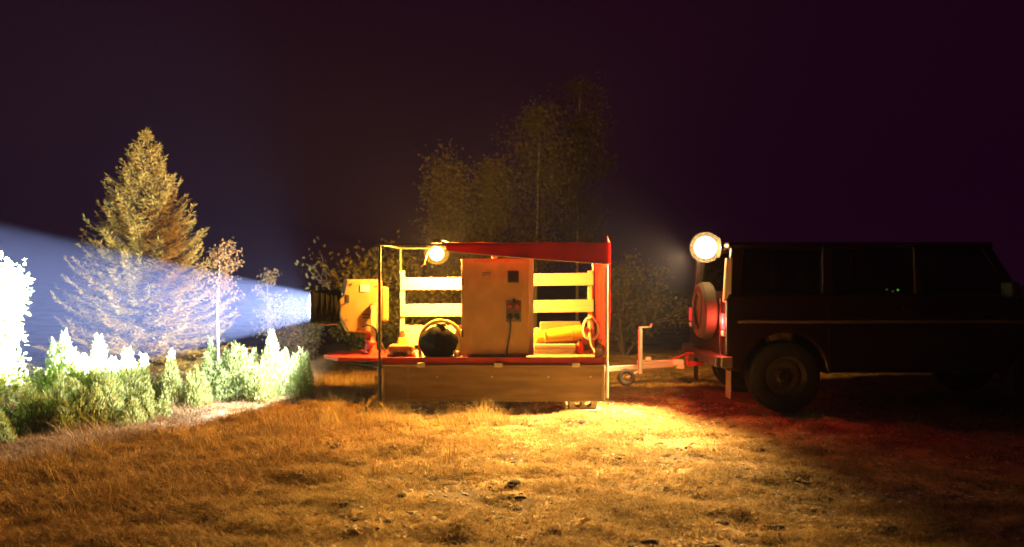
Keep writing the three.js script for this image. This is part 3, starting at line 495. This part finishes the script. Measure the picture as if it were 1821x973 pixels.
  part('door_mirror', join(box(0.1, 0.17, 0.2, 2.95, 1.33, 0.12, 0.03), box(0.05, 0.04, 0.1, 2.98, 1.27, 0.02, 0.01)), M.black, t);
}

// ───────────── trees and shrubs ─────────────
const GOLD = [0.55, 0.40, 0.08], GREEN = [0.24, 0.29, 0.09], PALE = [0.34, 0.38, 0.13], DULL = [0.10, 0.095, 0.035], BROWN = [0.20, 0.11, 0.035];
conifer('conifer_tree', 'tall golden conical conifer rising behind the light beam', undefined, -5.65, 12.4, 3.77, 1.34, GOLD, 101);
const H1 = 'cone shrubs in the lit hedge';
for (const [label, X, Z, h, R, n, c, seed] of [
  ['tallest pale green cone shrub, at hedge end by searchlight', -2.98, 9.95, 0.80, 0.36, 6, PALE, 201],
  ['broad pale green cone shrub next to the tallest one', -3.36, 9.75, 0.68, 0.32, 6, PALE, 202],
  ['pale cone shrub in front of white birch trunk', -3.70, 9.85, 0.70, 0.26, 4, GREEN, 203],
  ['narrow single cone shrub standing mid hedge, thin tip', -3.84, 9.05, 0.60, 0.24, 3, PALE, 204],
  ['low cone shrub before the tallest shrub and bright grass', -3.02, 9.45, 0.44, 0.22, 4, PALE, 205],
  ['beam-whitened cone shrub under the conifer, middle of three', -4.2, 8.78, 0.64, 0.32, 5, PALE, 206],
  ['beam-whitened cone shrub under the conifer, widest of three', -4.5, 8.75, 0.80, 0.34, 6, PALE, 207],
  ['beam-whitened cone shrub beside the round white shrub', -4.82, 8.65, 0.85, 0.30, 5, GREEN, 208],
  ['grey-green low shrub before the round white shrub', -4.55, 7.6, 0.42, 0.30, 5, GREEN, 209],
  ['smallest grey-green shrub in front of dark grass', -4.62, 7.2, 0.30, 0.24, 4, GREEN, 210],
  ['bushy low cone shrub at the foot of the widest shrub', -4.28, 7.85, 0.50, 0.28, 5, PALE, 212],
  ['bushy low cone shrub at the foot of the middle shrub', -3.78, 8.3, 0.44, 0.24, 5, PALE, 213],
  ['leaning low cone shrub beside the grey-green low shrub', -4.5, 8.0, 0.54, 0.26, 5, PALE, 214],
  ['stubby cone shrub closing the gap beside narrow single shrub', -3.62, 9.2, 0.46, 0.2, 4, PALE, 215],
  ['shaded cone shrub filling between beam-whitened and narrow shrubs', -4.0, 7.95, 0.46, 0.28, 5, PALE, 211],
]) coneShrub(label, H1, X, Z, h * 1.12, R * 1.28, n + 2, c, seed);
broadTree('round_shrub', 'round leafy shrub blown out white inside the beam', undefined, 'shrub', -5.72, 8.1, { seed: 301, stems: 5, len: 0.62, rad: 0.022, depth: 3, wobble: 0.25, rise: 0.05, side: 3, spread: 0.8, forks: 2, open: 0.6, leaves: 52, puff: 0.2, leaf: 0.058, low: 0.12, color: PALE });
slimTree('birch_sapling', 'slim birch sapling with white trunk and rusty leaves in beam', undefined, -3.98, 10.9, { seed: 311, h: 1.95, rad: 0.024, base: 0.52, branches: 34, R: 0.42, leaves: 60, puff: 0.1, leaf: 0.045, color: BROWN, bark: M.birchBark });
slimTree('birch_sapling', 'smaller dim rusty sapling between birch and searchlight', undefined, -3.6, 11.9, { seed: 312, h: 1.65, rad: 0.018, base: 0.4, branches: 24, R: 0.36, leaves: 36, puff: 0.1, leaf: 0.045, color: [0.13, 0.095, 0.04] });
broadTree('brown_shrub', 'low brown shrub behind the tallest cone shrub', undefined, 'shrub', -3.45, 13.0, { seed: 313, stems: 5, len: 0.5, rad: 0.012, depth: 2, wobble: 0.25, rise: 0.1, side: 2, spread: 0.7, forks: 2, open: 0.6, leaves: 24, puff: 0.13, leaf: 0.045, low: 0.02, color: [0.11, 0.075, 0.022] });
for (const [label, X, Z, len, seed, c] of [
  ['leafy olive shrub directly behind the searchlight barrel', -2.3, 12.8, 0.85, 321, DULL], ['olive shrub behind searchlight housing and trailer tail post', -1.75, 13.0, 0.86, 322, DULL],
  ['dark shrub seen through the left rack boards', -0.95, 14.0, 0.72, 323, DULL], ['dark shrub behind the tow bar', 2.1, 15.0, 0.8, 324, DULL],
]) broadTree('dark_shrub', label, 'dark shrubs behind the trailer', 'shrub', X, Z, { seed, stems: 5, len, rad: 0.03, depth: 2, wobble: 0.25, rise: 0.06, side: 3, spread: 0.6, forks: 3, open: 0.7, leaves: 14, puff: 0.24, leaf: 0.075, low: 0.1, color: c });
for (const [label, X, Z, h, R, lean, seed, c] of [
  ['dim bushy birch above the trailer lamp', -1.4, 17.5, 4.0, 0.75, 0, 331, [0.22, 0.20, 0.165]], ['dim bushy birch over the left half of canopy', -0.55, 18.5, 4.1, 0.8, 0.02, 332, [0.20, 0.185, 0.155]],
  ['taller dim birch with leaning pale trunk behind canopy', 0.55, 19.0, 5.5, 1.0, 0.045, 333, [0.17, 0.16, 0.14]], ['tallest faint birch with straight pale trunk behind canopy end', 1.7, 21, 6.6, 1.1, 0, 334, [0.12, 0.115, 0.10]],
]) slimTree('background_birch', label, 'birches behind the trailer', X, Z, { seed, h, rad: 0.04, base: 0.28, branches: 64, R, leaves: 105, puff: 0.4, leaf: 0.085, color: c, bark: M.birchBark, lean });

// ───────────── ground cover ─────────────
function tuftGeo(blades, lo, hi, width, spread, lay, seed) { // several bent, tapering blades
  const r = rng(seed), p = [];
  for (let b = 0; b < blades; b++) {
    const a = r() * 6.2832, l = lo + (hi - lo) * r(), out = lay * (0.4 + r()), x0 = (r() - 0.5) * spread, z0 = (r() - 0.5) * spread, w = width * (0.6 + 0.7 * r()), sx = -Math.sin(a) * w / 2, sz = Math.cos(a) * w / 2;
    const at = (u) => [x0 + Math.cos(a) * out * l * u * u, l * u * (1 - 0.35 * out * u * 0.6), z0 + Math.sin(a) * out * l * u * u], A = at(0), B = at(0.55), C = at(1);
    p.push(A[0] - sx, A[1], A[2] - sz, A[0] + sx, A[1], A[2] + sz, B[0] + sx * 0.7, B[1], B[2] + sz * 0.7, A[0] - sx, A[1], A[2] - sz, B[0] + sx * 0.7, B[1], B[2] + sz * 0.7, B[0] - sx * 0.7, B[1], B[2] - sz * 0.7, B[0] - sx * 0.7, B[1], B[2] - sz * 0.7, B[0] + sx * 0.7, B[1], B[2] + sz * 0.7, C[0], C[1], C[2]);
  }
  const g = new THREE.BufferGeometry(); g.setAttribute('position', new THREE.Float32BufferAttribute(p, 3)); g.computeVertexNormals(); return g;
}
const grassMat = new THREE.MeshPhysicalMaterial({ color: 0xffffff, roughness: 0.85, transmission: 0.25, side: THREE.DoubleSide, specularIntensity: 0.4 });
function scatter(name, label, category, geo, mat, count, seed, place) { // place(r) -> [X, Z, scale, color] or nothing
  const r = rng(seed), list = [];
  for (let i = 0; i < count; i++) { const q = place(r); if (q) list.push([...q, r() * 6.2832, (r() - 0.5) * 0.3, (r() - 0.5) * 0.3]); }
  const m = shade(new THREE.InstancedMesh(geo, mat, list.length)), o = new THREE.Object3D(), c = new THREE.Color(); m.name = numbered(name);
  list.forEach(([X, Z, s, col, a, tx, tz, lift], i) => { o.position.set(X, groundHeight(X, Z) - 0.002, -Z); o.rotation.set(tx, a, tz); o.scale.setScalar(s); o.updateMatrix(); m.setMatrixAt(i, o.matrix); m.setColorAt(i, c.setRGB(...col)); });
  tag(m, label, category); m.userData.kind = 'stuff'; scene.add(m);
}
const inTrailer = (X, Z) => X > -1.5 && X < 1.1 && Z > 8.75 && Z < 10.3;
const bank = (X) => 8.86 + (X + 2.36) * 1.02; // the line along which the lit grass begins
const yard = (X, Z) => Math.min(1, Math.max(0, (X + 2.1 - 0.12 * (Z - 4.4) + 1.3 * (noise(X * 0.8, Z * 0.8, 111) - 0.5)) / 1.4)); // 0 tall grass .. 1 trodden yard
const STRAW = [0.45, 0.34, 0.15], SHADED_RUST = [0.21, 0.105, 0.03];  // brown of dry grass, darkened for the dim light at left
const mixc = (a, b, k) => a.map((x, i) => x + (b[i] - x) * k);
scatter('short_grass', 'short trodden dry straw-coloured grass over the yard', 'grass', tuftGeo(9, 0.02, 0.06, 0.0042, 0.08, 1.5, 401), grassMat, 130000, 402, (r) => {
  const Z = 3.6 + 11.5 * r() ** 1.25, X = (r() * 2 - 1) * Z * 0.72; if (inTrailer(X, Z) && r() < 0.7) return;
  const bare = fbm(X * 0.31 + 9, Z * 0.31, 4, 121, 3), y = yard(X, Z); const cl = noise(X * 3.1, Z * 4.2, 125); if (r() < (bare < 0.42 ? 0.7 : 0.08) || r() > 0.25 + 1.2 * cl) return;
  return [X, Z, 0.34 + 0.55 * r() + 0.5 * cl * cl + 0.5 * (1 - y), tint(mixc(STRAW, SHADED_RUST, (1 - y) * (0.5 + 0.5 * r())), r, 0.35)];  // left blades take the darkened brown, lamp falloff put into colour
});
scatter('tall_grass', 'tall brown dry grass along the bank and trailer', 'grass', tuftGeo(8, 0.12, 0.30, 0.0045, 0.09, 0.75, 403), grassMat, 26000, 404, (r) => {
  const Z = 3.4 + 10.5 * r(), X = -7 + 7.4 * r(); if (Math.abs(X) > Z * 0.75 || inTrailer(X, Z)) return;
  const y = yard(X, Z); if (r() < y * 1.25) return;
  const clump = noise(X * 2.2, Z * 2.2, 131); if (r() > 0.12 + clump * clump * 1.5) return;
  return [X, Z, 0.3 + 0.6 * r() * (0.4 + clump), tint(mixc(SHADED_RUST, STRAW, r() * 0.55), r, 0.3)];
});
scatter('tall_grass', 'pale wispy grass before the trailer side board', 'grass', tuftGeo(7, 0.12, 0.34, 0.004, 0.10, 0.65, 405), grassMat, 900, 406, (r) => {
  const X = -1.9 + 2.2 * r() ** 1.5, Z = 8.05 + 0.7 * r(); if (noise(X * 3, Z * 3, 133) < 0.4) return; return [X, Z, 0.4 + 0.55 * r(), tint(STRAW, r, 0.25)];
});
scatter('tall_grass', 'bright white-lit tall stems beside the searchlight', 'grass', tuftGeo(6, 0.2, 0.52, 0.006, 0.14, 0.55, 407), grassMat, 900, 408, (r) => {
  const X = -3.9 + 2.3 * r(), Z = 9.7 + 1.2 * r(); return [X, Z, 0.4 + 0.5 * r() * r(), tint(STRAW, r, 0.25)];
});
scatter('pebbles', 'pale pebbles and grit scattered on the yard', 'pebbles', new THREE.IcosahedronGeometry(0.011, 0).scale(1, 0.6, 0.8), std(lin(1, 1, 1), 0.7), 15000, 409, (r) => {
  const Z = 3.8 + 6 * r(), X = -2 + 6.5 * r(); if (r() > 0.15 + yard(X, Z)) return; return [X, Z, 0.4 + 1.9 * r() ** 4, tint([0.55, 0.5, 0.42], r, 0.45)];
});
scatter('earth_clods', 'dark clods of earth and dead leaves on the grass', 'clods', new THREE.IcosahedronGeometry(0.03, 1).scale(1.4, 0.5, 1), std(lin(1, 1, 1), 0.95), 700, 410, (r) => {
  const Z = 4 + 4.5 * r(), X = -3 + 5.5 * r(); return [X, Z, 0.4 + 1.1 * r() ** 2, tint([0.05, 0.034, 0.02], r, 0.3)];
});
{ const lf = new Leaves(); lf.leaf(V(0, 0.01, 0), V(0.95, 0.2, 0.1).normalize(), 0.055, 0.03, V(0.1, 1, 0.3), [1, 1, 1]); const g = new THREE.BufferGeometry(); g.setAttribute('position', new THREE.Float32BufferAttribute(lf.p, 3)); g.computeVertexNormals();
  scatter('fallen_leaves', 'fallen birch leaves lying over the yard', 'leaves', g, grassMat, 3600, 411, (r) => { const Z = 3.8 + 8 * r(), X = (r() * 2 - 1) * Z * 0.65; if (inTrailer(X, Z)) return; return [X, Z, 0.5 + 0.8 * r(), tint([0.36, 0.24, 0.09], r, 0.5)]; }); }

renderer.render(scene, camera);
